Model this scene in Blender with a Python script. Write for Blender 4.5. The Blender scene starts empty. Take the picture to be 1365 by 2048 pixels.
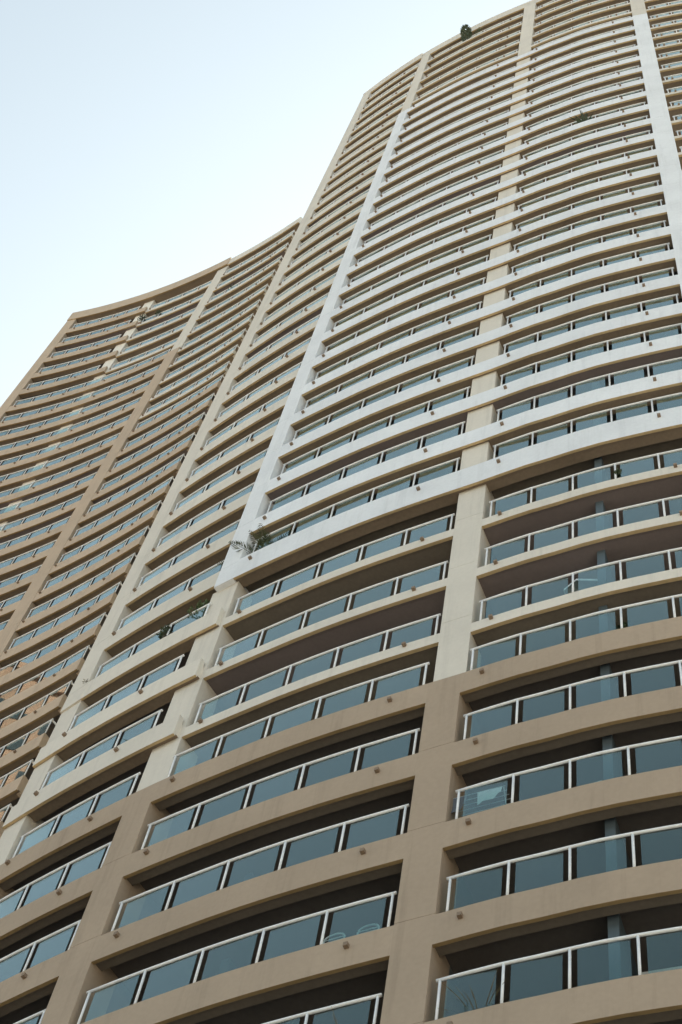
import bpy, bmesh, math, random
from mathutils import Matrix, Vector

random.seed(7)
C = bpy.context.scene.collection
SC = bpy.context.scene
U = 3.0                       # one storey in metres
CAMZ = 1.6
Z0 = CAMZ + 8.4 * U           # underside of band 0

# ------------------------------------------------------------------ camera
cam = bpy.data.cameras.new('camera')
cam.sensor_fit = 'VERTICAL'
cam.sensor_height = 36.0
cam.lens = 3350.0 * 36.0 / 2048.0
cam.clip_end = 12000
camo = bpy.data.objects.new('camera', cam)
C.objects.link(camo)
rgt = Vector((0.964377, -0.234662, 0.122109))
upv = Vector((-0.264531, -0.855484, 0.445163))
fwd = Vector((0.0, 0.461606, 0.887085))
m = Matrix((rgt, upv, -fwd)).transposed().to_4x4()
m.translation = (0, 0, CAMZ)
camo.matrix_world = m
SC.camera = camo

# ------------------------------------------------------------------ light
SUN_AZ = math.radians(48)     # towards the sun, measured from +X to +Y (behind the building, to the right)
SUN_EL = math.radians(37)
world = bpy.data.worlds.new('World')
SC.world = world
world.use_nodes = True
wn = world.node_tree
wn.nodes.clear()
sky = wn.nodes.new('ShaderNodeTexSky')
sky.sky_type = 'NISHITA'
sky.sun_disc = False
sky.sun_elevation = SUN_EL
sky.sun_rotation = math.radians(90) - SUN_AZ
sky.altitude = 0
sky.air_density = 1.0
sky.dust_density = 5.5
sky.ozone_density = 0.3
bg = wn.nodes.new('ShaderNodeBackground')
bg.inputs['Strength'].default_value = 0.13
wo = wn.nodes.new('ShaderNodeOutputWorld')
wb = wn.nodes.new('ShaderNodeVectorMath')      # the whole sky a touch cooler and greener, as the photograph is graded
wb.operation = 'MULTIPLY'
wb.inputs[1].default_value = (0.955, 1.05, 1.01)
hs = wn.nodes.new('ShaderNodeHueSaturation')
hs.inputs['Saturation'].default_value = 0.46
wn.links.new(sky.outputs[0], hs.inputs['Color'])
wn.links.new(hs.outputs[0], wb.inputs[0])
wn.links.new(wb.outputs[0], bg.inputs[0])
wn.links.new(bg.outputs[0], wo.inputs[0])

sl = bpy.data.lights.new('sun', 'SUN')
sl.energy = 4.4
sl.angle = math.radians(0.5)
sl.color = (1.0, 0.95, 0.87)
so = bpy.data.objects.new('sun', sl)
sd = Vector((math.cos(SUN_AZ) * math.cos(SUN_EL), math.sin(SUN_AZ) * math.cos(SUN_EL), math.sin(SUN_EL)))
so.rotation_euler = sd.to_track_quat('Z', 'Y').to_euler()
so.location = (0, 0, 200)
C.objects.link(so)
SC.view_settings.view_transform = 'Standard'
SC.view_settings.look = 'None'
SC.view_settings.gamma = 1
SC.view_settings.exposure = 1.42
SC.view_settings.use_curve_mapping = False
SC.cycles.max_bounces = 8
SC.cycles.transparent_max_bounces = 12

# ------------------------------------------------------------------ materials
def new_mat(name):
    mt = bpy.data.materials.new(name)
    mt.use_nodes = True
    nt = mt.node_tree
    nt.nodes.clear()
    out = nt.nodes.new('ShaderNodeOutputMaterial')
    return mt, nt, out

def paint(name, col, var=0.07, rough=0.8, streak=0.10, bump=0.15):
    mt, nt, out = new_mat(name)
    N, L = nt.nodes.new, nt.links.new
    b = N('ShaderNodeBsdfPrincipled')
    b.inputs['Roughness'].default_value = rough
    b.inputs['Specular IOR Level'].default_value = 0.25
    geo = N('ShaderNodeNewGeometry')
    n1 = N('ShaderNodeTexNoise'); n1.inputs['Scale'].default_value = 0.55; n1.inputs['Detail'].default_value = 6
    n2 = N('ShaderNodeTexNoise'); n2.inputs['Scale'].default_value = 9.0; n2.inputs['Detail'].default_value = 5
    mp = N('ShaderNodeMapping'); mp.inputs['Scale'].default_value = (3.2, 3.2, 0.16)
    n3 = N('ShaderNodeTexNoise'); n3.inputs['Scale'].default_value = 1.0; n3.inputs['Detail'].default_value = 7; n3.inputs['Roughness'].default_value = 0.7
    L(geo.outputs['Position'], n1.inputs['Vector'])
    L(geo.outputs['Position'], n2.inputs['Vector'])
    L(geo.outputs['Position'], mp.inputs['Vector'])
    L(mp.outputs[0], n3.inputs['Vector'])
    def rng(node, lo, hi, a=0.3, z=0.7):
        r = N('ShaderNodeMapRange')
        r.inputs['From Min'].default_value = a; r.inputs['From Max'].default_value = z
        r.inputs['To Min'].default_value = lo; r.inputs['To Max'].default_value = hi
        L(node.outputs[0], r.inputs['Value'])
        return r
    r1 = rng(n1, 1 - var, 1 + var)
    r2 = rng(n2, 1 - var * 0.6, 1 + var * 0.6)
    r3 = rng(n3, 1 - streak, 1.0, 0.25, 0.48)
    m1 = N('ShaderNodeMath'); m1.operation = 'MULTIPLY'; L(r1.outputs[0], m1.inputs[0]); L(r2.outputs[0], m1.inputs[1])
    m2 = N('ShaderNodeMath'); m2.operation = 'MULTIPLY'; L(m1.outputs[0], m2.inputs[0]); L(r3.outputs[0], m2.inputs[1])
    oi = N('ShaderNodeObjectInfo')
    r4 = N('ShaderNodeMapRange'); r4.inputs['To Min'].default_value = 0.965; r4.inputs['To Max'].default_value = 1.035
    L(oi.outputs['Random'], r4.inputs['Value'])
    m3 = N('ShaderNodeMath'); m3.operation = 'MULTIPLY'; L(m2.outputs[0], m3.inputs[0]); L(r4.outputs[0], m3.inputs[1])
    vm = N('ShaderNodeVectorMath'); vm.operation = 'SCALE'
    vm.inputs[0].default_value = col
    L(m3.outputs[0], vm.inputs['Scale'])
    L(vm.outputs[0], b.inputs['Base Color'])
    bp = N('ShaderNodeBump'); bp.inputs['Strength'].default_value = bump; bp.inputs['Distance'].default_value = 0.01
    n4 = N('ShaderNodeTexNoise'); n4.inputs['Scale'].default_value = 45; n4.inputs['Detail'].default_value = 3
    L(geo.outputs['Position'], n4.inputs['Vector'])
    L(n4.outputs[0], bp.inputs['Height'])
    L(bp.outputs[0], b.inputs['Normal'])
    L(b.outputs[0], out.inputs[0])
    return mt

def plain(name, col, rough=0.5, metal=0.0, spec=0.5):
    mt, nt, out = new_mat(name)
    b = nt.nodes.new('ShaderNodeBsdfPrincipled')
    b.inputs['Base Color'].default_value = (*col, 1)
    b.inputs['Roughness'].default_value = rough
    b.inputs['Metallic'].default_value = metal
    b.inputs['Specular IOR Level'].default_value = spec
    n = nt.nodes.new('ShaderNodeTexNoise'); n.inputs['Scale'].default_value = 6
    g = nt.nodes.new('ShaderNodeNewGeometry'); nt.links.new(g.outputs['Position'], n.inputs['Vector'])
    r = nt.nodes.new('ShaderNodeMapRange'); r.inputs['To Min'].default_value = 0.86; r.inputs['To Max'].default_value = 1.14
    nt.links.new(n.outputs[0], r.inputs['Value'])
    v = nt.nodes.new('ShaderNodeVectorMath'); v.operation = 'SCALE'; v.inputs[0].default_value = col
    nt.links.new(r.outputs[0], v.inputs['Scale']); nt.links.new(v.outputs[0], b.inputs['Base Color'])
    nt.links.new(b.outputs[0], out.inputs[0])
    return mt

def glass_mat(name, tint):
    mt, nt, out = new_mat(name)
    N, L = nt.nodes.new, nt.links.new
    tr = N('ShaderNodeBsdfTransparent'); tr.inputs[0].default_value = (*tint, 1)
    gl = N('ShaderNodeBsdfGlossy'); gl.inputs['Roughness'].default_value = 0.015
    gl.inputs['Color'].default_value = (0.75, 0.89, 0.91, 1)
    lw = N('ShaderNodeLayerWeight'); lw.inputs['Blend'].default_value = 0.5      # facing = 1 - cos
    pw = N('ShaderNodeMath'); pw.operation = 'POWER'; pw.inputs[1].default_value = 3.0
    mu = N('ShaderNodeMath'); mu.operation = 'MULTIPLY_ADD'; mu.inputs[1].default_value = 1.2; mu.inputs[2].default_value = 0.022; mu.use_clamp = True
    oi = N('ShaderNodeNewGeometry')
    rv = N('ShaderNodeMapRange'); rv.inputs['To Min'].default_value = 0.78; rv.inputs['To Max'].default_value = 1.12
    L(oi.outputs['Random Per Island'], rv.inputs['Value'])
    obr = N('ShaderNodeObjectInfo'); rv2 = N('ShaderNodeMapRange'); rv2.inputs['To Min'].default_value = 0.82; rv2.inputs['To Max'].default_value = 1.1
    L(obr.outputs['Random'], rv2.inputs['Value'])
    m5 = N('ShaderNodeMath'); m5.operation = 'MULTIPLY'; L(rv.outputs[0], m5.inputs[0]); L(rv2.outputs[0], m5.inputs[1])
    m6 = N('ShaderNodeMath'); m6.operation = 'MULTIPLY'; L(mu.outputs[0], m6.inputs[0]); L(m5.outputs[0], m6.inputs[1])
    L(lw.outputs['Facing'], pw.inputs[0]); L(pw.outputs[0], mu.inputs[0])
    df = N('ShaderNodeBsdfDiffuse'); df.inputs[0].default_value = (0.30, 0.42, 0.45, 1)
    m0 = N('ShaderNodeMixShader'); m0.inputs[0].default_value = 0.05
    L(tr.outputs[0], m0.inputs[1]); L(df.outputs[0], m0.inputs[2])
    mx = N('ShaderNodeMixShader')
    L(m6.outputs[0], mx.inputs[0]); L(m0.outputs[0], mx.inputs[1]); L(gl.outputs[0], mx.inputs[2])
    L(mx.outputs[0], out.inputs[0])
    return mt

M = {}
M['white'] = paint('white_paint', (0.79, 0.815, 0.84), 0.05, 0.75, 0.13)
M['cream'] = paint('cream_paint', (0.70, 0.655, 0.575), 0.04, 0.8, 0.14)
M['pale'] = paint('pale_cream_paint', (0.80, 0.76, 0.68), 0.03)
M['brown'] = paint('brown_paint', (0.422, 0.332, 0.248), 0.05, 0.85, 0.17)
M['tan'] = paint('tan_paint', (0.53, 0.425, 0.32), 0.05, 0.85, 0.17)
M['trim'] = paint('ochre_drip_edge', (0.58, 0.44, 0.25), 0.10, 0.8, 0.15)
M['trim_dark'] = paint('brown_drip_edge', (0.36, 0.26, 0.13), 0.10, 0.8, 0.15)
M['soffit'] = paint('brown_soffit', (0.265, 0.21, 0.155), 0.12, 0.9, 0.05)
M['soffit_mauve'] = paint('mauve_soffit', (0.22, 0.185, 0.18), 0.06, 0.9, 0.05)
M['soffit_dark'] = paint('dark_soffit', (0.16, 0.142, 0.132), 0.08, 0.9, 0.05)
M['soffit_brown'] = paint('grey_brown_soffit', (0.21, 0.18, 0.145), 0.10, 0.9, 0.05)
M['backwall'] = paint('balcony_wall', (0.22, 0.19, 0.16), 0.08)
M['olive'] = paint('olive_wall', (0.40, 0.33, 0.22), 0.06)
M['orange'] = paint('orange_render', (0.26, 0.125, 0.07), 0.06)
M['partition'] = paint('blue_grey_partition', (0.10, 0.135, 0.16), 0.06)
M['rail'] = plain('white_rail', (0.87, 0.88, 0.88), 0.35)
M['spout'] = plain('brown_spout', (0.24, 0.175, 0.12), 0.7)
M['glass'] = glass_mat('balcony_glass', (0.72, 0.85, 0.85))
M['door'] = plain('dark_door_glass', (0.03, 0.035, 0.04), 0.1)
M['frame'] = plain('dark_frame', (0.06, 0.06, 0.06), 0.5)

# ------------------------------------------------------------------ plan curves (units of one storey)
TC = (11.57894, 21.22363); TR = 17.42087
WC = (-17.40803, 2.41684); WR = 18.55619
R0 = [(-17, -0.01), (-15.75, -0.01), (-14.2, -0.02), (-13, -0.035), (-11.2, -0.058), (-10.4, -0.03), (-9.8, -0.008), (-8.75, -0.005), (-8.4, -0.02), (0, -0.02)]
def r0(s):
    for (a, x), (b, y) in zip(R0, R0[1:]):
        if s <= b:
            t = max(0.0, (s - a) / (b - a)); t = t * t * (3 - 2 * t)
            return x + (y - x) * t
    return R0[-1][1]
def TP(s, r):                       # tower: s along the front, r outwards
    a = s / TR; q = TR + r + r0(s)
    return TC[0] + q * math.sin(a), TC[1] - q * math.cos(a)
def TA(s): return s / TR            # rotation about z so that local -Y points outwards
def WP(s, r):
    a = s / WR; q = WR - r
    return WC[0] + q * math.sin(a), WC[1] + q * math.cos(a)
def WA(s): return -s / WR
def lev(k): return k if k <= 28 else 28 + (k - 28) * 1.1
def zk(k): return Z0 + lev(k) * U

# ------------------------------------------------------------------ mesh helpers
def mesh_from(name, verts, faces, mats, fm=None, recalc=True, smooth=False):
    me = bpy.data.meshes.new(name)
    me.from_pydata(verts, [], faces)
    for mt in mats: me.materials.append(mt)
    if fm:
        for p, i in zip(me.polygons, fm): p.material_index = i
    if recalc:
        bm = bmesh.new(); bm.from_mesh(me)
        bmesh.ops.recalc_face_normals(bm, faces=bm.faces)
        bm.to_mesh(me); bm.free()
    if smooth:
        for p in me.polygons: p.use_smooth = True
    me.update()
    return me

def sweep(P, prof, s0, s1, n, mats, em, capmat=0, name='sweep', o=(0, 0)):
    """closed (r,z) profile carried along the plan curve P from s0 to s1; z from 0; metres out; origin o"""
    v, f, fm = [], [], []
    k = len(prof)
    for i in range(n + 1):
        s = s0 + (s1 - s0) * i / n
        for r, z in prof:
            x, y = P(s, r)
            v.append((x * U - o[0], y * U - o[1], z * U))
    for i in range(n):
        for j in range(k):
            a = i * k + j; b = i * k + (j + 1) % k
            f.append((a, b, b + k, a + k)); fm.append(em[j])
    f.append(tuple(range(k - 1, -1, -1))); fm.append(capmat)
    f.append(tuple(range(n * k, n * k + k))); fm.append(capmat)
    return mesh_from(name, v, f, mats, fm)

def add_box(v, f, P, s0, s1, ra, rb, za, zb, n=1, o=(0, 0)):
    """a block following the plan curve, r from ra (front) back to rb"""
    base = len(v)
    for i in range(n + 1):
        s = s0 + (s1 - s0) * i / n
        for r, z in ((ra, za), (ra, zb), (rb, zb), (rb, za)):
            x, y = P(s, r)
            v.append((x * U - o[0], y * U - o[1], z * U))
    for i in range(n):
        for j in range(4):
            a = base + i * 4 + j; b = base + i * 4 + (j + 1) % 4
            f.append((a, b, b + 4, a + 4))
    f.append((base + 3, base + 2, base + 1, base))
    e = base + n * 4
    f.append((e, e + 1, e + 2, e + 3))

def cube_data(x0, x1, y0, y1, z0, z1):
    v = [(x, y, z) for z in (z0, z1) for x, y in ((x0, y0), (x1, y0), (x1, y1), (x0, y1))]
    f = [(3, 2, 1, 0), (4, 5, 6, 7), (0, 1, 5, 4), (1, 2, 6, 5), (2, 3, 7, 6), (3, 0, 4, 7)]
    return v, f

def tube_data(pts, rad, sides=8, cap=True):
    v, f = [], []
    n = len(pts)
    for i, p in enumerate(pts):
        p = Vector(p)
        d = (Vector(pts[min(i + 1, n - 1)]) - Vector(pts[max(i - 1, 0)])).normalized()
        up = Vector((0, 0, 1)) if abs(d.z) < 0.9 else Vector((1, 0, 0))
        a = d.cross(up).normalized(); b = a.cross(d).normalized()
        rr = rad[i] if isinstance(rad, (list, tuple)) else rad
        for j in range(sides):
            t = 2 * math.pi * j / sides
            q = p + a * math.cos(t) * rr + b * math.sin(t) * rr
            v.append(tuple(q))
    for i in range(n - 1):
        for j in range(sides):
            a = i * sides + j; b = i * sides + (j + 1) % sides
            f.append((a, b, b + sides, a + sides))
    if cap:
        f.append(tuple(range(sides - 1, -1, -1))); f.append(tuple(range((n - 1) * sides, n * sides)))
    return v, f

def merge(*data):
    V, F = [], []
    for v, f in data:
        b = len(V); V += list(v); F += [tuple(i + b for i in q) for q in f]
    return V, F

WL = {}                              # world location of each object (no parent is ever rotated)
def link(name, me, loc, parent=None, rotz=0.0):
    ob = bpy.data.objects.new(name, me)
    C.objects.link(ob)
    pl = WL[parent.name] if parent else Vector((0, 0, 0))
    ob.location = Vector(loc) - pl
    ob.rotation_euler = (0, 0, rotz)
    if parent: ob.parent = parent
    WL[ob.name] = Vector(loc)
    return ob

def thing(name, label, cat, loc, group=None):
    ob = link(name, None, loc)
    ob['label'] = label; ob['category'] = cat
    if group: ob['group'] = group
    return ob
def tag(ob, label, cat, group=None):
    ob['label'] = label; ob['category'] = cat
    if group: ob['group'] = group
    return ob

# ------------------------------------------------------------------ ground
def ground():
    mt, nt, out = new_mat('ground_paving')
    N, L = nt.nodes.new, nt.links.new
    b = N('ShaderNodeBsdfPrincipled'); b.inputs['Roughness'].default_value = 0.9
    g = N('ShaderNodeNewGeometry')
    n = N('ShaderNodeTexNoise'); n.inputs['Scale'].default_value = 0.02; n.inputs['Detail'].default_value = 8
    L(g.outputs['Position'], n.inputs['Vector'])
    cr = N('ShaderNodeValToRGB')
    cr.color_ramp.elements[0].position = 0.38; cr.color_ramp.elements[0].color = (0.19, 0.165, 0.135, 1)
    cr.color_ramp.elements[1].position = 0.62; cr.color_ramp.elements[1].color = (0.33, 0.285, 0.23, 1)
    L(n.outputs[0], cr.inputs[0]); L(cr.outputs[0], b.inputs['Base Color']); L(b.outputs[0], out.inputs[0])
    s = 4000
    me = mesh_from('ground', [(-s, -s, 0), (s, -s, 0), (s, s, 0), (-s, s, 0)], [(0, 1, 2, 3)], [mt], recalc=False)
    ob = link('ground', me, (0, 0, 0)); ob['kind'] = 'structure'
ground()

# ------------------------------------------------------------------ building pieces
SEC = {}
def profile(kind, h, rf, D):
    """section of one balcony edge: upstand, drip lip, edge beam, slab"""
    if kind == 'thin':               # slab soffit level with the lip
        p = [(rf, 0), (rf, h), (rf - .06, h), (rf - .06, h - .02), (-D, h - .02), (-D, .02), (rf - .035, .02), (rf - .035, 0)]
        e = [0, 0, 0, 2, 2, 2, 1, 1]
    else:
        bw = {'brown': .125, 'deep': .19, 'deep7': .16, 'bayA': .15, 'wing': .125}[kind]
        p = [(rf, 0), (rf, h), (rf - .06, h), (rf - .06, .22), (-D, .22), (-D, .13), (rf - bw, .13), (rf - bw, .024), (rf - .03, .024), (rf - .03, 0)]
        e = [0, 0, 0, 2, 2, 3, 3, 2, 1, 1]
    return p, e

BEND = {'TP': (TP, TA), 'WP': (WP, WA)}
D = 0.78
cache = {}
def band(root, tw, key, k, s0, s1, kind, h, rf, col, soff, trim='trim', dz=0.0, n=None):
    P = BEND[tw][0]
    ck = ('band', tw, key, col, soff, h)
    mid = P((s0 + s1) / 2, 0); o = (mid[0] * U, mid[1] * U)
    if ck not in cache:
        p, e = profile(kind, h, rf, D)
        nn = n or max(3, int(abs(s1 - s0) * 4))
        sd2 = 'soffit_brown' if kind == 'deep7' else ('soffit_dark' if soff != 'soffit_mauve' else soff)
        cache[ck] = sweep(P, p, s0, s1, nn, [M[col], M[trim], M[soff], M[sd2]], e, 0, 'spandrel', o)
    return link('spandrel', cache[ck], (o[0], o[1], zk(k) + dz * U), root)

def pier(root, tw, s0, s1, ra, rb, ka, kb, col, joints=True, name='pier', za=None, zb=None):
    """a pier from level ka to kb with fine recessed day joints at every storey"""
    P = BEND[tw][0]
    mid = P((s0 + s1) / 2, 0); o = (mid[0] * U, mid[1] * U)
    z0 = lev(ka) if za is None else za
    z1 = lev(kb) if zb is None else zb
    v, f = [], []
    cuts = [z0]
    k = math.ceil(ka)
    while joints and lev(k) + .31 < z1:
        if lev(k) + .31 > z0 + .1: cuts.append(lev(k) + .31)
        k += 1
    cuts.append(z1)
    for a, b in zip(cuts, cuts[1:]):
        add_box(v, f, P, s0, s1, ra, rb, a - z0, b - z0 - (.0035 if b != z1 else 0), 1, o)
    if joints: add_box(v, f, P, s0 + .004, s1 - .004, ra - .004, rb + .004, 0.01, z1 - z0 - 0.01, 1, o)
    me = mesh_from('pier', v, f, [M[col]])
    return link(name, me, (o[0], o[1], Z0 + z0 * U), root)

post_cache, pane_cache = {}, {}
def railing(root, tw, key, k, s0, s1, npan, hb, hr, rr, single, farp, farg, dz=0.0, ext=0.0, ret=0.0):
    """white handrail on posts with a glass panel between each pair of posts"""
    P, A = BEND[tw]
    mid = P((s0 + s1) / 2, rr); o = (mid[0] * U, mid[1] * U)
    ck = ('rail', tw, key)
    if ck not in cache:
        pts = []
        n = max(4, npan * 2)
        for i in range(n + 1):
            s = s0 - .025 + (s1 - s0 + .05) * i / n
            x, y = P(s, rr); pts.append((x * U - o[0], y * U - o[1], 0))
        data = tube_data(pts, 0.039, 8)
        if ret:
            x0_, y0_ = P(s1, rr); x1_, y1_ = P(s1, rr - ret)
            data = merge(data, tube_data([(x0_ * U - o[0], y0_ * U - o[1], 0), (x1_ * U - o[0], y1_ * U - o[1], 0)], 0.045, 8))
        cache[ck] = mesh_from('handrail', *data, [M['rail']], smooth=True)
    base = zk(k) + dz * U
    ro = link('balcony_railing', cache[ck], (o[0], o[1], base + hr * U), root)
    ph = hr - hb + .03
    if ph not in post_cache:
        post_cache[ph] = tube_data([(0, 0, -ph * U), (0, 0, -0.01)], 0.031, 8)
        cache[('postm', ph)] = mesh_from('post', *post_cache[ph], [M['rail']], smooth=True)
    step = (s1 - s0) / npan
    gw = step * U - 0.30
    gk = (round(gw, 3), ph)
    if gk not in pane_cache:
        pane_cache[gk] = cube_data(-gw / 2, gw / 2, -.006, .006, -(ph + .03) * U, -.062)
        cache[('panem', gk)] = mesh_from('glass_panel', *pane_cache[gk], [M['glass']])
    for i in range(npan + 1):
        s = s0 + step * i
        x, y = P(s, rr)
        if single:
            link('post', cache[('postm', ph)], (x * U, y * U, base + hr * U), ro, A(s))
        else:
            farp.append((post_cache[ph], x * U, y * U, base + hr * U, A(s)))
    for i in range(npan):
        s = s0 + step * (i + .5)
        x, y = P(s, rr - .006)
        if single:
            link('glass_panel', cache[('panem', gk)], (x * U, y * U, base + hr * U), ro, A(s))
        else:
            farg.append((pane_cache[gk], x * U, y * U, base + hr * U, A(s)))
    return ro

def flush(root, name, items, mat, smooth=False):
    V, F = [], []
    for (v, f), x, y, z, a in items:
        ca, sa = math.cos(a), math.sin(a); b = len(V)
        V += [(x + p[0] * ca - p[1] * sa - WL[root.name].x, y + p[0] * sa + p[1] * ca - WL[root.name].y, z + p[2] - WL[root.name].z) for p in v]
        F += [tuple(i + b for i in q) for q in f]
    if not V: return
    ob = link(name, mesh_from(name, V, F, [mat], recalc=False, smooth=smooth), WL[root.name], root)
    ob['kind'] = 'stuff'

sv, sf = cube_data(-.05, .05, -.10, .04, -.05, .05)
SPOUT = mesh_from('drain_spout', sv, sf, [M['spout']])
def spout(root, tw, s, rf, z):
    P, A = BEND[tw]
    x, y = P(s, rf)
    link('drain_spout', SPOUT, (x * U, y * U, z), root, A(s))

def partition(root, tw, s, k, ra, hb, top):
    P, A = BEND[tw]
    ck = ('part', tw, s, ra, round(top - hb, 3))
    mid = P(s, ra); o = (mid[0] * U, mid[1] * U)
    if ck not in cache:
        v, f = [], []
        add_box(v, f, P, s - .037, s + .037, ra, -D - .02, 0, top - hb, 1, o)
        cache[ck] = mesh_from('partition_wall', v, f, [M['partition']])
    link('partition_wall', cache[ck], (o[0], o[1], zk(k) + hb * U), root)

def core(root, tw, name, sa, sb, ra, rb, za, zb, col, n):
    P = BEND[tw][0]
    v, f = [], []
    mid = P((sa + sb) / 2, ra); o = (mid[0] * U, mid[1] * U)
    add_box(v, f, P, sa, sb, ra, rb, 0, (zb - za) / U, n, o)
    return link(name, mesh_from(name, v, f, [M[col]]), (o[0], o[1], za), root)

def doors(root, tw, ks, bays):
    """dark sliding doors in the back wall of each balcony, joined"""
    P = BEND[tw][0]
    v, f = [], []
    for k in ks:
        for s0, s1 in bays:
            n = max(2, int((s1 - s0) / .5)); st = (s1 - s0) / n
            for i in range(n):
                add_box(v, f, P, s0 + st * i + .05, s0 + st * (i + 1) - .05, -D + .02, -D - .02, lev(k) + .24, lev(k) + .9, 1)
    ob = link('sliding_door', mesh_from('sliding_door', v, f, [M['door']], recalc=False), (0, 0, Z0), root)
    ob['kind'] = 'stuff'

# ------------------------------------------------------------------ the tower
bx, by = TP(-11, -3)
tower = thing('apartment_tower', 'tall curved apartment tower of white, cream and brown bands filling the right', 'tower', (bx * U, by * U, 0))
farp, farg = [], []
KLO, KHI = -2, 34
BAYS = {'A': (-15.755, -14.20), 'B': (-13.933, -11.325), 'C': (-11.025, -8.76), 'D': (-8.456, -6.2)}
NP = {'A': 3, 'B': 5, 'C': 5, 'D': 5}
S_END = -5.0
rnd = random.Random(3)
def soff_pick(p=0.14): return 'soffit_mauve' if rnd.random() < p else 'soffit'
for k in range(KLO, KHI):
    brown, cream, white, top = k <= 3, 4 <= k <= 6, 7 <= k <= 28, k >= 29
    single = k <= 12
    # bay A
    hr_ = .68 if brown else .655
    s0, s1 = BAYS['A']
    if brown:
        band(tower, 'TP', 'Abr', k, s0, -14.258, 'brown', .295, 0.0, 'brown', 'soffit_brown', 'trim_dark'); hb, rf = .295, 0.0
        rs = (s0 + .06, -14.258 - .05)
    elif k in (4, 5):
        band(tower, 'TP', 'Awr', k, -16.05, -13.95, 'bayA', .31, .035, 'cream', 'soffit'); hb, rf = .31, .035
        rs = (s0 + .05, -14.24 - .06)
    else:
        h = .33 if k < 29 else .24
        sa, sb = (s0, -13.95) if k == 6 else (s0, -14.18)
        so_ = 'soffit_mauve' if k in (16, 23) else soff_pick(.05)
        band(tower, 'TP', 'A6' if k == 6 else 'Afr', k, sa, sb, 'bayA', h, .02, 'cream', so_); hb, rf = h, .02
        rs = (s0 + .05, -14.18 - .03)
    railing(tower, 'TP', ('A', brown, hb), k, rs[0], rs[1], 3, hb, hr_, rf - .033, single, farp, farg)
    if k not in (6,):
        spout(tower, 'TP', rs[0] + .03, rf, zk(k) + (hb - .07) * U)
        spout(tower, 'TP', rs[1] - .36, rf, zk(k) + (hb - .10) * U)
    # bays B and C
    if white:
        dz = {7: -.08, 8: -.03, 28: .06}.get(k, 0)
        h = .36 - dz if k == 7 else .35
        so_ = soff_pick(.05)
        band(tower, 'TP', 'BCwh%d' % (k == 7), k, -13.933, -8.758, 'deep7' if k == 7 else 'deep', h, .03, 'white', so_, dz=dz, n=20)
        for by_ in 'BC':
            s0, s1 = BAYS[by_]
            railing(tower, 'TP', (by_, 'w'), k, s0 + .07, s1 - .06, NP[by_], h, (.96 if k == 7 else .88), -.055, single, farp, farg, dz=dz)
            spout(tower, 'TP', s0 + .17, .03, zk(k) + (dz + h - .15) * U)
            spout(tower, 'TP', s1 - .42, .03, zk(k) + (dz + h - .15) * U)
    else:
        for by_ in 'BC':
            s0, s1 = BAYS[by_]
            if brown:
                if by_ == 'B': s0, s1 = -13.954, -11.33
                else: s0 = -11.033
                band(tower, 'TP', by_ + 'br', k, s0, s1, 'brown', .295, 0.0, 'brown', 'soffit_brown', 'trim_dark'); hb, rf = .295, 0.0
            else:
                if by_ == 'B' and cream: s0, s1 = -13.905, -11.305
                elif cream: s0 = -11.01
                so_ = 'soffit_mauve' if k == 5 or (k == 6 and by_ == 'C') else ('soffit_brown' if cream else soff_pick(.1))
                h = .15 if cream else .19
                rf = -.035 if cream else -.015
                band(tower, 'TP', by_ + ('cr' if cream else 'tp'), k, s0, s1, 'thin', h, rf, 'cream', so_); hb = h
            hr_ = .68 if brown else .545
            railing(tower, 'TP', (by_, brown, hb), k, s0 + .07, s1 - .06, NP[by_], hb, hr_, rf - .033, single, farp, farg)
            spout(tower, 'TP', s0 + .19, rf, zk(k) + (hb - .10 if brown else hb - .035) * U)
            spout(tower, 'TP', s1 - .33, rf, zk(k) + (hb - .10 if brown else hb - .035) * U)
    # bay D, right of the last white pier
    s0, s1 = BAYS['D']
    col = 'brown' if brown else 'cream'
    h = .295 if brown else .15
    band(tower, 'TP', 'D' + col, k, s0, s1, 'brown' if brown else 'thin', h, 0 if brown else -.03, col, 'soffit_brown' if brown else 'soffit')
    railing(tower, 'TP', ('D', brown), k, s0 + .07, s1 - .06, 5, h, .68 if brown else .545, -.063, False, farp, farg)
    spout(tower, 'TP', s0 + .19, -.03, zk(k) + (h - .035) * U)
    # blue-grey partitions
    nxt = lev(k + 1) - lev(k)
    partition(tower, 'TP', -9.857, k, -.165, .2, nxt + .1)
    partition(tower, 'TP', -13.05, k, -.46, .2, nxt + .1)
    partition(tower, 'TP', -14.95, k, -.46, .2, nxt + .1)
flush(tower, 'post', farp, M['rail'], True)
flush(tower, 'glass_panel', farg, M['glass'])

ZB = -8.4 - CAMZ / U + .02           # foot of the building, in storeys from band 0
TOPZ = lev(34) + .56
# piers
pier(tower, 'TP', -16.05, -15.755, 0.0, -.30, -3, 3.295, 'brown', za=ZB)
pier(tower, 'TP', -16.05, -15.755, -.0, -.30, 3.295, 6, 'cream')
pier(tower, 'TP', -16.05, -15.755, .022, -.30, 6, 34.5, 'cream', zb=TOPZ)
pier(tower, 'TP', -14.258, -13.954, 0.0, -.30, -3, 3.295, 'brown', za=ZB)
pier(tower, 'TP', -14.243, -13.905, -.035, -.30, 3.295, 7, 'cream', zb=6.94)
pier(tower, 'TP', -14.18, -13.933, .032, -.30, 6.92, 28.42, 'white', za=6.92, zb=28.48)
pier(tower, 'TP', -14.20, -13.938, -.013, -.30, 28.42, 34.5, 'cream', za=28.48, zb=TOPZ - .56)
pier(tower, 'TP', -11.33, -11.033, 0.0, -.30, -3, 3.295, 'brown', za=ZB)
pier(tower, 'TP', -11.305, -11.01, -.035, -.30, 3.295, 7.1, 'cream')
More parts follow.
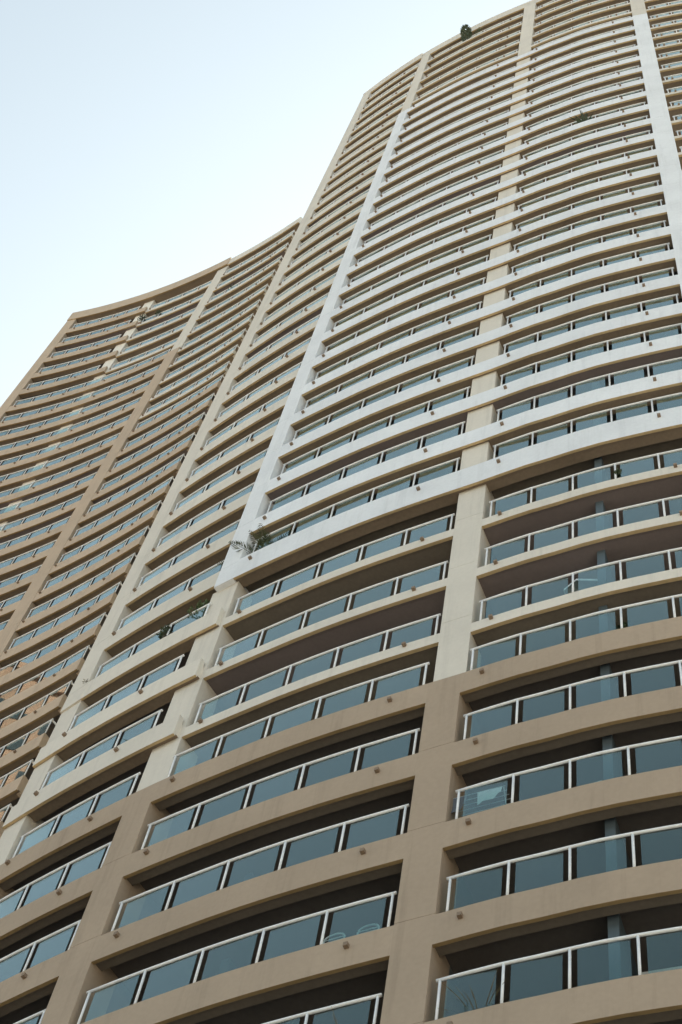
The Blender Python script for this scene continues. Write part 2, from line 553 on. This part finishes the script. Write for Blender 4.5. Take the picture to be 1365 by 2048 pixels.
pier(tower, 'TP', -11.325, -11.025, -.022, -.30, 7.1, 28.5, 'cream', joints=False, za=7.1, zb=28.6)
pier(tower, 'TP', -11.325, -11.025, -.012, -.30, 28.6, 34.5, 'cream', za=28.6, zb=TOPZ - .56)
for sp in (-8.76,):
    pier(tower, 'TP', sp, -8.456, 0.0, -.30, -3, 3.295, 'brown', za=ZB)
    pier(tower, 'TP', sp, -8.456, -.035, -.30, 3.295, 7, 'cream', zb=6.92)
    pier(tower, 'TP', sp, -8.456, .032, -.30, 6.92, 28.42, 'white', za=6.92, zb=28.48)
    pier(tower, 'TP', sp, -8.456, -.013, -.30, 28.42, 34.5, 'cream', za=28.48, zb=TOPZ - .56)
pier(tower, 'TP', -6.2, S_END, 0.0, -.30, -3, 34.5, 'cream', joints=False, za=ZB, zb=TOPZ - .56)
# party walls behind the piers
for s in (-15.9, -14.08, -11.17, -8.6):
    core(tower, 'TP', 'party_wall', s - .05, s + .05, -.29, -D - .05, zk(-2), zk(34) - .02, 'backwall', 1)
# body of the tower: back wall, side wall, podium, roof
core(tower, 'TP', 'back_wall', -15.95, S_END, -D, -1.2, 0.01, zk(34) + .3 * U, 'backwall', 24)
core(tower, 'TP', 'side_wall', -16.03, -15.93, -.29, -6, 0.01, zk(34) + .5 * U, 'cream', 1)
core(tower, 'TP', 'tower_body', -15.9, S_END - .02, -1.25, -5.9, 0.01, zk(34) + .35 * U, 'cream', 24)
core(tower, 'TP', 'podium_wall', -15.7, -6.3, -.05, -D + .05, 0.01, zk(-2) - .02, 'brown', 24)
# roof parapet
for nm, a, b, rf in (('A', -15.755, -14.19, .018), ('B', -14.19, -6.2, -.015)):
    P = TP
    mid = P((a + b) / 2, 0); o = (mid[0] * U, mid[1] * U)
    pr = [(rf, 0), (rf, .56), (rf - .08, .56), (rf - .08, .3), (-D, .3), (-D, .02), (rf - .035, .02), (rf - .035, 0)]
    me = sweep(P, pr, a, b, max(6, int((b - a) * 4)), [M['cream'], M['trim'], M['soffit']], [0, 0, 0, 2, 2, 2, 1, 1], 0, 'roof_parapet', o)
    link('roof_parapet', me, (o[0], o[1], zk(34)), tower)
    pr = [(rf + .015, 0), (rf + .015, .018), (rf - .1, .018), (rf - .1, 0)]
    me = sweep(P, pr, a - (.31 if nm == 'A' else 0), b, max(6, int((b - a) * 4)), [M['rail']], [0] * 4, 0, 'roof_coping', o)
    link('roof_coping', me, (o[0], o[1], zk(34) + .5605 * U), tower)
doors(tower, 'TP', range(-2, 34), [BAYS['A'], BAYS['B'], BAYS['C'], BAYS['D']])

# ------------------------------------------------------------------ the wing behind on the left
bx, by = WP(13, -3)
wing = thing('apartment_wing', 'tan concave apartment block standing behind the left edge of the white tower', 'apartment block', (bx * U, by * U, 0))
farp, farg = [], []
WB = {'1': (9.224, 11.57), '2': (11.57, 13.59), '3': (13.93, 16.262)}
for k in range(3, 34):
    single = k <= 19
    full = k <= 28
    so_ = soff_pick(.05)
    if full:
        band(wing, 'WP', 'full', k, 9.224, 13.59, 'wing', .33, 0.0, 'tan', so_, 'trim_dark', n=16)
        railing(wing, 'WP', 'full', k, 9.224 + .07, 13.59 - .05, 9, .33, .71, -.033, single, farp, farg)
        for s in (9.42, 10.72, 11.85, 13.2): spout(wing, 'WP', s, 0, zk(k) + .22 * U)
    else:
        band(wing, 'WP', '1', k, 9.224, 11.58, 'wing', .33, 0.0, 'tan', so_, 'trim_dark')
        railing(wing, 'WP', '1', k, 9.224 + .07, 11.25, 5, .33, .71, -.033, single, farp, farg)
        band(wing, 'WP', '2', k, 11.581, 13.59, 'thin', .2, -.06, 'cream', so_)
        railing(wing, 'WP', '2', k, 11.66, 13.59 - .05, 4, .2, .585, -.093, single, farp, farg)
        for s in (9.42, 10.72): spout(wing, 'WP', s, 0, zk(k) + .22 * U)
        for s in (11.7, 13.2): spout(wing, 'WP', s, -.06, zk(k) + .14 * U)
    tanb = k <= 23
    h = .33 if tanb else .2
    s1 = 16.262 if tanb else 16.22
    rf = 0.0 if tanb else -.01
    band(wing, 'WP', '3%d' % tanb, k, 13.93, s1, 'wing' if tanb else 'thin', h, rf, 'tan' if tanb else 'cream', so_, 'trim_dark' if tanb else 'trim')
    railing(wing, 'WP', ('3', tanb), k, 14.0, s1 - .045, 5, h, h + .395, rf - .033, single, farp, farg, ret=.62)
    for s in (14.03, 15.75): spout(wing, 'WP', s, rf, zk(k) + (h - .1) * U)
    ce = ('endside', tanb)
    mid = WP(s1 - .03, -.3); o = (mid[0] * U, mid[1] * U)
    if ce not in cache:
        v, f = [], []
        add_box(v, f, WP, s1 - .06, s1 - .003, rf - .062, -.64, .004, h - .003, 1, o)
        cache[ce] = mesh_from('balcony_side', v, f, [M['tan' if tanb else 'cream']])
    link('balcony_side', cache[ce], (o[0], o[1], zk(k)), wing)
    nxt = lev(k + 1) - lev(k)
    partition(wing, 'WP', 12.42, k, -.22, .2, nxt + .1)
    partition(wing, 'WP', 14.56, k, -.22, .2, nxt + .1)
flush(wing, 'post', farp, M['rail'], True)
flush(wing, 'glass_panel', farg, M['glass'])
pier(wing, 'WP', 8.96, 9.224, .005, -.35, 3, 34, 'tan', za=ZB, zb=lev(34))
pier(wing, 'WP', 11.284, 11.582, -.088, -.40, 3, 34, 'pale', za=ZB, zb=lev(34), joints=False)
pier(wing, 'WP', 13.59, 13.93, .006, -.32, 3, 28.33, 'tan', za=ZB, zb=28.36)
pier(wing, 'WP', 13.60, 13.94, -.03, -.32, 28.33, 34, 'cream', za=28.36, zb=lev(34))
for s in (9.1, 11.43, 13.76):
    core(wing, 'WP', 'party_wall', s - .05, s + .05, -.34, -D - .05, zk(3), zk(34) - .02, 'backwall', 1)
core(wing, 'WP', 'back_wall', 8.98, 19.4, -D, -1.2, 0.01, zk(34) + .3 * U, 'backwall', 16)
core(wing, 'WP', 'wing_body', 8.965, 19.38, -1.22, -5.5, 0.01, zk(34) + .35 * U, 'tan', 16)
core(wing, 'WP', 'side_wall', 8.962, 9.05, -.34, -5.6, 0.01, zk(34) + .5 * U, 'tan', 1)
core(wing, 'WP', 'recessed_wall', 15.0, 19.4, -.645, -.77, 0.01, zk(34) - .02, 'olive', 12)
core(wing, 'WP', 'podium_wall', 9.1, 15.7, -.05, -D + .05, 0.01, zk(3) - .02, 'tan', 12)
for a, b, rf, h, col in ((8.958, 13.925, .03, .60, 'tan'), (13.926, 16.262, 0.0, .50, 'cream')):
    mid = WP((a + b) / 2, 0); o = (mid[0] * U, mid[1] * U)
    pr = [(rf, 0), (rf, h), (rf - .08, h), (rf - .08, .3), (-D, .3), (-D, .02), (rf - .035, .02), (rf - .035, 0)]
    me = sweep(WP, pr, a, b, int((b - a) * 4), [M[col], M['trim_dark' if col == 'tan' else 'trim'], M['soffit']], [0, 0, 0, 2, 2, 2, 1, 1], 0, 'roof_parapet', o)
    link('roof_parapet', me, (o[0], o[1], zk(34)), wing)
doors(wing, 'WP', range(3, 34), [WB['1'], WB['2'], WB['3']])

# ------------------------------------------------------------------ orange block off to the left, seen mirrored in the low wing balconies
nb = thing('orange_block', 'sunlit orange apartment block mirrored in the lowest panes of the tan block', 'apartment block', (-46.5, 55.5, 0))
v, f = cube_data(-51, -42, 52, 59, 0.01, CAMZ + 35.4 * U)
link('wall', mesh_from('wall', [(x + 46.5, y - 55.5, z) for x, y, z in v], f, [M['orange']]), (-46.5, 55.5, 0), nb)
v, f = cube_data(-51.3, -41.7, 51.7, 59.3, 0, .8)
link('roof', mesh_from('roof', [(x + 46.5, y - 55.5, z) for x, y, z in v], f, [M['orange']]), (-46.5, 55.5, CAMZ + 35.4 * U + .02), nb)
wv, wf = cube_data(-.06, .05, -.7, .7, 0, 1.5)
WIN = mesh_from('window', wv, wf, [M['door']])
for k in range(8, 34):
    for y in (53.3, 55.5, 57.7): link('window', WIN, (-42.0, y, k * 3.1), nb)

# ------------------------------------------------------------------ things on the balconies
def leafmat(name, a, b):
    mt, nt, out = new_mat(name)
    N, L = nt.nodes.new, nt.links.new
    p = N('ShaderNodeBsdfPrincipled'); p.inputs['Roughness'].default_value = 0.5
    g = N('ShaderNodeNewGeometry'); n = N('ShaderNodeTexNoise'); n.inputs['Scale'].default_value = 5
    L(g.outputs['Position'], n.inputs['Vector'])
    c = N('ShaderNodeValToRGB'); c.color_ramp.elements[0].position = .35; c.color_ramp.elements[1].position = .65
    c.color_ramp.elements[0].color = (*a, 1); c.color_ramp.elements[1].color = (*b, 1)
    L(n.outputs[0], c.inputs[0]); L(c.outputs[0], p.inputs['Base Color']); L(p.outputs[0], out.inputs[0])
    return mt
M['leaf'] = leafmat('leaf_green', (0.035, 0.06, 0.02), (0.10, 0.14, 0.05))
M['leaf_dark'] = leafmat('leaf_dark', (0.02, 0.035, 0.018), (0.06, 0.09, 0.04))
M['leaf_palm'] = leafmat('leaf_palm', (0.05, 0.065, 0.03), (0.13, 0.15, 0.07))
M['leaf_dry'] = leafmat('leaf_dry', (0.12, 0.10, 0.06), (0.25, 0.22, 0.14))
M['flower'] = leafmat('flower_red', (0.30, 0.06, 0.03), (0.45, 0.22, 0.05))
M['pot'] = plain('clay_pot', (0.30, 0.16, 0.10), 0.8)
M['stem'] = plain('stem_brown', (0.12, 0.09, 0.06), 0.9)
M['cloth'] = plain('white_cloth', (0.80, 0.82, 0.82), 0.9)
M['cloth_grey'] = plain('grey_cloth', (0.16, 0.18, 0.21), 0.9)
M['plastic'] = plain('pale_plastic', (0.62, 0.66, 0.66), 0.5)

def spot(tw, s, r, k, h):
    x, y = BEND[tw][0](s, r)
    return Vector((x * U, y * U, zk(k) + h * U)), BEND[tw][1](s)

def lathe(prof, n=14):
    v, f = [], []
    for r, z in prof:
        for j in range(n):
            t = 2 * math.pi * j / n; v.append((r * math.cos(t), r * math.sin(t), z))
    for i in range(len(prof) - 1):
        for j in range(n):
            a = i * n + j; b = i * n + (j + 1) % n
            f.append((a, b, b + n, a + n))
    f.append(tuple(range(n - 1, -1, -1))); f.append(tuple(range((len(prof) - 1) * n, len(prof) * n)))
    return v, f
def pot(root, h=.35, r=.2):
    link('pot', mesh_from('pot', *lathe([(r * .7, 0), (r * .95, h * .85), (r * 1.1, h * .86), (r * 1.1, h), (r * .9, h), (r * .85, h * .9)]), [M['pot']], smooth=False), WL[root.name], root)

def leaf(V, F, p, d, up, l, w):
    side = d.cross(up)
    if side.length < 1e-4: side = Vector((1, 0, 0))
    side.normalize(); nrm = side.cross(d).normalized()
    b = len(V)
    V += [tuple(p), tuple(p + d * l * .45 + side * w - nrm * w * .3), tuple(p + d * l), tuple(p + d * l * .45 - side * w - nrm * w * .3), tuple(p + d * l * .5)]
    F += [(b, b + 1, b + 4), (b + 1, b + 2, b + 4), (b + 2, b + 3, b + 4), (b + 3, b, b + 4)]

def rand_dir(rg):
    while True:
        q = Vector((rg.uniform(-1, 1), rg.uniform(-1, 1), rg.uniform(-1, 1)))
        if .1 < q.length < 1: return q.normalized()

def shrub(name, label, tw, s, r, k, h0, rad, hgt, n, mat, l=.14, w=.035, seed=1, group=None, cat='plant', potted=True, drop=0.0):
    base, a = spot(tw, s, r, k, h0)
    root = thing(name, label, cat, base, group)
    if potted: pot(root)
    rg = random.Random(seed); V, F = [], []; sd_ = []
    z0 = .35 if potted else 0
    for i in range(5):
        t = rand_dir(rg); t.z = abs(t.z) + .9; t.normalize()
        e = Vector((0, 0, z0)) + Vector((t.x * rad * .7, t.y * rad * .7, hgt * rg.uniform(.5, .9)))
        sd_.append(tube_data([(0, 0, z0 - .08), tuple((Vector((0, 0, z0)) + e) * .5 + Vector((rg.uniform(-.05, .05), 0, .03))), tuple(e)], [.016, .012, .006], 5))
        for j in range(n // 5):
            c = e + rand_dir(rg) * rad * .62 * rg.random() ** .5 + Vector((0, 0, -drop * rg.random()))
            d = (c - Vector((0, 0, z0 + hgt * .25))).normalized() * .7 + rand_dir(rg) * .6
            leaf(V, F, c, d.normalized(), Vector((0, 0, 1)), l * rg.uniform(.6, 1.3), w * rg.uniform(.7, 1.2))
    link('stem', mesh_from('stem', *merge(*sd_), [M['stem']]), base, root)
    fo = link('foliage', mesh_from('foliage', V, F, [M[mat]], recalc=False), base, root); fo['kind'] = 'stuff'
    return root

def spiky(name, label, tw, s, r, k, h0, n, l, w, mat, seed, droop=.5, cat='plant', lift=.35, trunk=0.0):
    base, a = spot(tw, s, r, k, h0)
    root = thing(name, label, cat, base)
    pot(root)
    rg = random.Random(seed)
    if trunk: link('trunk', mesh_from('trunk', *tube_data([(0, 0, .3), (.02, 0, .35 + trunk)], [.05, .04], 8), [M['stem']]), base, root)
    for i in range(n):
        t = 2 * math.pi * i / n * 2.4 + rg.uniform(-.2, .2); el = rg.uniform(.35, 1.35)
        d = Vector((math.cos(t) * math.cos(el), math.sin(t) * math.cos(el), math.sin(el)))
        V, F = [], []
        ll = l * rg.uniform(.7, 1.1); p = Vector((0, 0, lift + trunk)); seg = 5
        side = d.cross(Vector((0, 0, 1))).normalized()
        for q in range(seg + 1):
            u = q / seg; ww = w * (1 - u) ** .7 + .002
            V += [tuple(p + side * ww), tuple(p - Vector((0, 0, ww * .4))), tuple(p - side * ww)]
            p = p + d * ll / seg; d = (d - Vector((0, 0, droop / seg))).normalized()
        for q in range(seg):
            b = q * 3; F += [(b, b + 1, b + 4, b + 3), (b + 1, b + 2, b + 5, b + 4)]
        link('leaf', mesh_from('leaf', V, F, [M[mat]], recalc=False), base, root)
    return root

def palm(label, tw, s, r, k, h0):
    base, a = spot(tw, s, r, k, h0)
    root = thing('palm_tree', label, 'palm', base)
    pot(root, .45, .24)
    rg = random.Random(12)
    link('trunk', mesh_from('trunk', *merge(*[tube_data([(dx, dy, .4), (dx * 1.6, dy * 1.6, 1.15)], [.035, .02], 7) for dx, dy in ((0, 0), (.06, .03), (-.05, .04))]), [M['stem']]), base, root)
    ox, oy = math.cos(a), math.sin(a)          # along the facade to the right; outwards is (sin a, -cos a)
    nx, ny = math.sin(a), -math.cos(a)
    for sx, sn, el, ln in ((-1, .5, .55, 1.75), (-.8, .8, .95, 1.75), (-.35, .9, 1.2, 1.7), (.1, .8, 1.25, 1.5), (.8, .3, .75, 1.6), (1, .5, .35, 1.5), (1, .1, .55, 1.35), (.6, .8, .5, 1.3), (-.5, .95, .55, 1.5), (-1, .15, .9, 1.4), (.3, .9, .95, 1.5)):
        h = Vector((ox * sx + nx * sn, oy * sx + ny * sn, 0)).normalized()
        d = (h * math.cos(el) + Vector((0, 0, math.sin(el)))).normalized()
        p = Vector((0, 0, 1.05)); V, F = [], []; pts = []; seg = 22
        for q in range(seg + 1):
            pts.append(tuple(p)); u = q / seg
            if q > 3:
                side = d.cross(Vector((0, 0, 1))).normalized()
                L_ = .33 * math.sin(math.pi * min(1, .18 + u * .8)) + .05
                for sg in (-1, 1):
                    dd = (side * sg * .85 + d * .75 - Vector((0, 0, .28)) + rand_dir(rg) * .1).normalized()
                    leaf(V, F, p, dd, Vector((0, 0, 1)), L_, .017)
            p = p + d * ln * .97 / seg; d = (d + Vector((0, 0, -1.25 / seg * (.4 + u)))).normalized()
        v2, f2 = tube_data(pts, [.012 * (1 - i / len(pts)) + .003 for i in range(len(pts))], 5)
        b = len(V); V += v2; F += [tuple(i + b for i in q) for q in f2]
        link('frond', mesh_from('frond', V, F, [M['leaf_palm']], recalc=False), base, root)

palm('feathery potted palm spilling over the rail at the left end of the lowest white balcony', 'TP', -13.80, -.22, 7, .14)
shrub('potted_shrub', 'leafy green shrub rising above the rail beside the cream pier, under the white frame corner', 'TP', -14.40, -.12, 6, .22, .45, 1.75, 460, 'leaf', seed=2)
shrub('climbing_plant', 'dark trailing plant climbing over a rail post on the cream balcony below the palm', 'TP', -14.74, .005, 6, .35, .17, .85, 150, 'leaf_dark', l=.12, seed=3, potted=False, drop=.45)
spiky('yucca', 'spiky yucca poking above the rail high on the white facade', 'TP', -9.87, -.13, 20, .22, 46, .95, .065, 'leaf_dark', 4, .2, trunk=1.15)
# clipped conifer on the top floor
base, a = spot('TP', -12.86, -.10, 33, .12)
cn = thing('conifer', 'dark clipped conifer standing up against the sky on the top balcony', 'conifer', base)
pot(cn)
link('trunk', mesh_from('trunk', *tube_data([(0, 0, .3), (math.sin(a) * .4, -math.cos(a) * .4, 2.2)], [.05, .02], 6), [M['stem']]), base, cn)
rg = random.Random(5); V, F = [], []
for i in range(900):
    z = rg.uniform(.5, 3.0); t = rg.uniform(0, 6.28); q = .5 * (1 - ((z - 1.9) / 1.45) ** 2) ** .5 if abs(z - 1.9) < 1.44 else .05
    q *= rg.uniform(.4, .8)
    p = Vector((q * math.cos(t) + math.sin(a) * (z - .5) * .24, q * math.sin(t) - math.cos(a) * (z - .5) * .24, z)); leaf(V, F, p, (Vector((p.x, p.y, .35)) + rand_dir(rg) * .3).normalized(), Vector((0, 0, 1)), .17, .03)
fo = link('foliage', mesh_from('foliage', V, F, [M['leaf_dark']], recalc=False), base, cn); fo['kind'] = 'stuff'
shrub('potted_shrub', 'low green shrub on the top balcony just right of the conifer', 'TP', -12.55, -.12, 33, .12, .55, 1.5, 360, 'leaf', seed=6)
shrub('potted_shrub', 'bushy plant behind the rail right of the blue-grey partition under the white frame', 'TP', -9.66, -.13, 6, .08, .26, .80, 170, 'leaf_dark', seed=7)
shrub('potted_shrub', 'small plant low behind glass at the top row of brown balconies', 'TP', -9.66, -.16, 3, .2, .25, .55, 150, 'leaf_dark', seed=8)
spiky('grass_plant', 'fountain grass behind the glass of the lowest balcony right of the middle pier', 'TP', -10.72, -.17, -1, .2, 46, 1.1, .012, 'leaf_dry', 9, .9)
spiky('grass_plant', 'fountain grass behind glass at the bottom edge, left of the middle pier', 'TP', -11.66, -.17, -1, .2, 40, 1.0, .012, 'leaf_dry', 10, .9)
spiky('grass_plant', 'pale spiky plant behind the first pane of a brown balcony beside the left pier', 'TP', -13.82, -.17, 2, .2, 26, .7, .02, 'leaf', 11, .7)
spiky('dracaena', 'single broad-leaved plant behind glass at the right end of a cream balcony', 'TP', -14.56, -.16, 4, .2, 8, .75, .04, 'leaf', 13, 1.2)
shrub('potted_shrub', 'round dark plant behind glass at the left end of a projecting cream balcony', 'TP', -15.60, -.16, 5, .2, .32, .45, 260, 'leaf_dark', l=.1, seed=14)
shrub('weed_tuft', 'tiny dry weed sprouting from the cream frame beside a drain spout', 'TP', -15.80, .01, 6, .34, .10, .14, 40, 'leaf_dry', l=.09, w=.015, seed=15, potted=False)
shrub('potted_shrub', 'dark conifer-like shrub on the wing balcony beside the pale column near the roof', 'WP', 11.64, -.11, 32, .12, .45, 1.9, 300, 'leaf_dark', seed=16)
shrub('potted_shrub', 'second dark shrub on the same wing balcony, further right', 'WP', 12.08, -.12, 32, .12, .40, 1.7, 240, 'leaf_dark', seed=17)
shrub('flowering_plant', 'reddish flowering plant left of the pale column near the wing roof', 'WP', 11.10, -.09, 32, .2, .32, 1.7, 200, 'flower', seed=18)
shrub('potted_shrub', 'dark plant above the rail of a cream balcony near the right end of the wing', 'WP', 14.62, -.11, 31, .12, .36, 1.6, 160, 'leaf_dark', seed=19)

# drying rack with washing
def rack(label, tw, s, r, k, h0, items, seed):
    base, a = spot(tw, s, r, k, h0)
    root = thing('drying_rack', label, 'drying rack', base)
    ca, sa = math.cos(a), math.sin(a)
    T = lambda x, y, z: (x * ca - y * sa, x * sa + y * ca, z)
    fr = [tube_data([T(-.65, -.28, 0), T(-.65, .28, 1.0)], .014, 6), tube_data([T(-.65, .28, 0), T(-.65, -.28, 1.0)], .014, 6),
          tube_data([T(.65, -.28, 0), T(.65, .28, 1.0)], .014, 6), tube_data([T(.65, .28, 0), T(.65, -.28, 1.0)], .014, 6)]
    link('frame', mesh_from('frame', *merge(*fr), [M['plastic']]), base, root)
    for i in range(6):
        y = -.3 + i * .12
        link('bar', mesh_from('bar', *tube_data([T(-.7, y, 1.0), T(.7, y, 1.0)], .008, 5), [M['plastic']]), base, root)
    rg = random.Random(seed)
    for nm, x0, x1, drop, mat, lab, y in items:
        V, F = [], []
        nx_, nz_ = 8, 7
        for i in range(nx_ + 1):
            for j in range(nz_ + 1):
                u = i / nx_; w_ = j / nz_
                pinch = 1 - .25 * w_ * math.sin(u * 3.1)
                x = x0 + (x1 - x0) * u
                V.append(T(x, y + .05 * math.sin(u * 9 + w_ * 2) * w_, 1.012 - drop * w_ * pinch * (.75 + .25 * math.sin(u * 5))))
        for i in range(nx_):
            for j in range(nz_):
                q = i * (nz_ + 1) + j; F.append((q, q + 1, q + nz_ + 2, q + nz_ + 1))
        ob = link(nm, mesh_from(nm, V, F, [M[mat]], recalc=False, smooth=True), base + Vector((0, 0, .003)))
        tag(ob, lab, 'laundry')
rack('drying rack with washing behind the first pane right of the middle pier', 'TP', -10.86, -.20, 1, .36,
     [('towel', .05, .62, .55, 'cloth', 'white cloth hanging on the drying rack behind low balcony glass', -.3),
      ('shirt', -.62, -.2, .75, 'cloth_grey', 'dark grey shirt hanging on the drying rack left of the white cloth', -.3)], 1)
rack('small drying rack behind glass at the right end of the lowest white balcony', 'TP', -11.74, -.2, 7, .22,
     [('towel', -.2, .5, .3, 'cloth', 'pale folded towel on the rack of the lowest white balcony', -.3)], 2)

# patio umbrella
base, a = spot('TP', -10.0, -.34, 4, .13)
um = thing('patio_umbrella', 'pale half-closed patio umbrella behind glass left of a blue-grey partition', 'umbrella', base)
link('pole', mesh_from('pole', *tube_data([(0, 0, 0), (0, 0, 1.5)], .02, 8), [M['plastic']]), base, um)
V = [(0, 0, 1.62)]; F = []
for j in range(8):
    t = 2 * math.pi * j / 8; V.append((.75 * math.cos(t), .55 * math.sin(t), 1.28))
for j in range(8):
    t = 2 * math.pi * j / 8; V.append((.76 * math.cos(t), .56 * math.sin(t), 1.17))
for j in range(8):
    n_ = (j + 1) % 8; F += [(0, 1 + j, 1 + n_), (1 + j, 9 + j, 9 + n_, 1 + n_)]
link('canopy', mesh_from('canopy', V, F, [M['cloth']], recalc=False), base, um)
link('base', mesh_from('base', *lathe([(.25, 0), (.25, .06), (.05, .1)]), [M['cloth_grey']]), base, um)

# two arched chairs
def chair(label, s):
    base, a = spot('TP', s, -.22, 0, .22)
    ca, sa = math.cos(a), math.sin(a)
    T = lambda x, y, z: (x * ca - y * sa, x * sa + y * ca, z)
    root = thing('chair', label, 'chair', base, 'chairs behind the low balcony glass')
    V, F = [], []
    def slab(x0, x1, y0, y1, z0, z1):
        b = len(V); v, f = cube_data(x0, x1, y0, y1, z0, z1); V.extend(T(*p) for p in v); F.extend(tuple(i + b for i in q) for q in f)
    slab(-.25, .25, -.25, .25, .40, .44)
    link('seat', mesh_from('seat', V, F, [M['plastic']]), base, root)
    arch = [T(-.24, -.24, .42)] + [T(-.24 * math.cos(t), -.26, .82 + .14 * math.sin(t)) for t in [i * math.pi / 10 for i in range(11)]] + [T(.24, -.24, .42)]
    link('back_frame', mesh_from('back_frame', *tube_data(arch, .022, 6), [M['plastic']]), base, root)
    for i in range(5):
        z = .50 + i * .085
        link('slat', mesh_from('slat', *tube_data([T(-.23, -.255, z), T(.23, -.255, z)], .016, 5), [M['plastic']]), base, root)
    for x in (-.22, .22):
        for y in (-.22, .22):
            link('leg', mesh_from('leg', *tube_data([T(x, y, 0), T(x, y, .41)], .018, 6), [M['plastic']]), base, root)
chair('pale slat-backed chair behind the last pane left of the middle pier', -11.60)
chair('pale slat-backed chair left of a matching chair on the same low balcony', -11.86)

# broom handle leaning along the rail
b0, a = spot('TP', -10.15, -.1, 1, .415); b1, _ = spot('TP', -9.89, -.1, 1, .437)
tag(link('pole', mesh_from('pole', *tube_data([(0, 0, 0), tuple(b1 - b0)], .014, 6), [M['rail']]), b0), 'thin white pole lying level behind a brown balcony rail', 'pole')

# white framed screen door by the partition of the lowest balcony
base, a = spot('TP', -9.63, -.52, -1, .20)
ca, sa = math.cos(a), math.sin(a)
def tower_part(name, parent, boxes, mat):
    V, F = [], []
    for bx_ in boxes:
        b = len(V); v, f = cube_data(*bx_); V += [(x * ca - y * sa, x * sa + y * ca, z) for x, y, z in v]; F += [tuple(i + b for i in q) for q in f]
    return link(name, mesh_from(name, V, F, [M[mat]]), base, parent)
dr = tower_part('screen_door', tower, [(-.42, -.36, -.03, .03, 0, 2.1), (.36, .42, -.03, .03, 0, 2.1), (-.36, .36, -.03, .03, 2.04, 2.1), (-.36, .36, -.03, .03, 0, .1)], 'rail')
for i in range(7): tower_part('glazing_bar', dr, [(-.36, .36, -.012, .012, .35 + i * .25, .365 + i * .25)], 'rail')
tower_part('glazing_bar', dr, [(-.01, .01, -.013, .013, .1, 2.04)], 'rail')
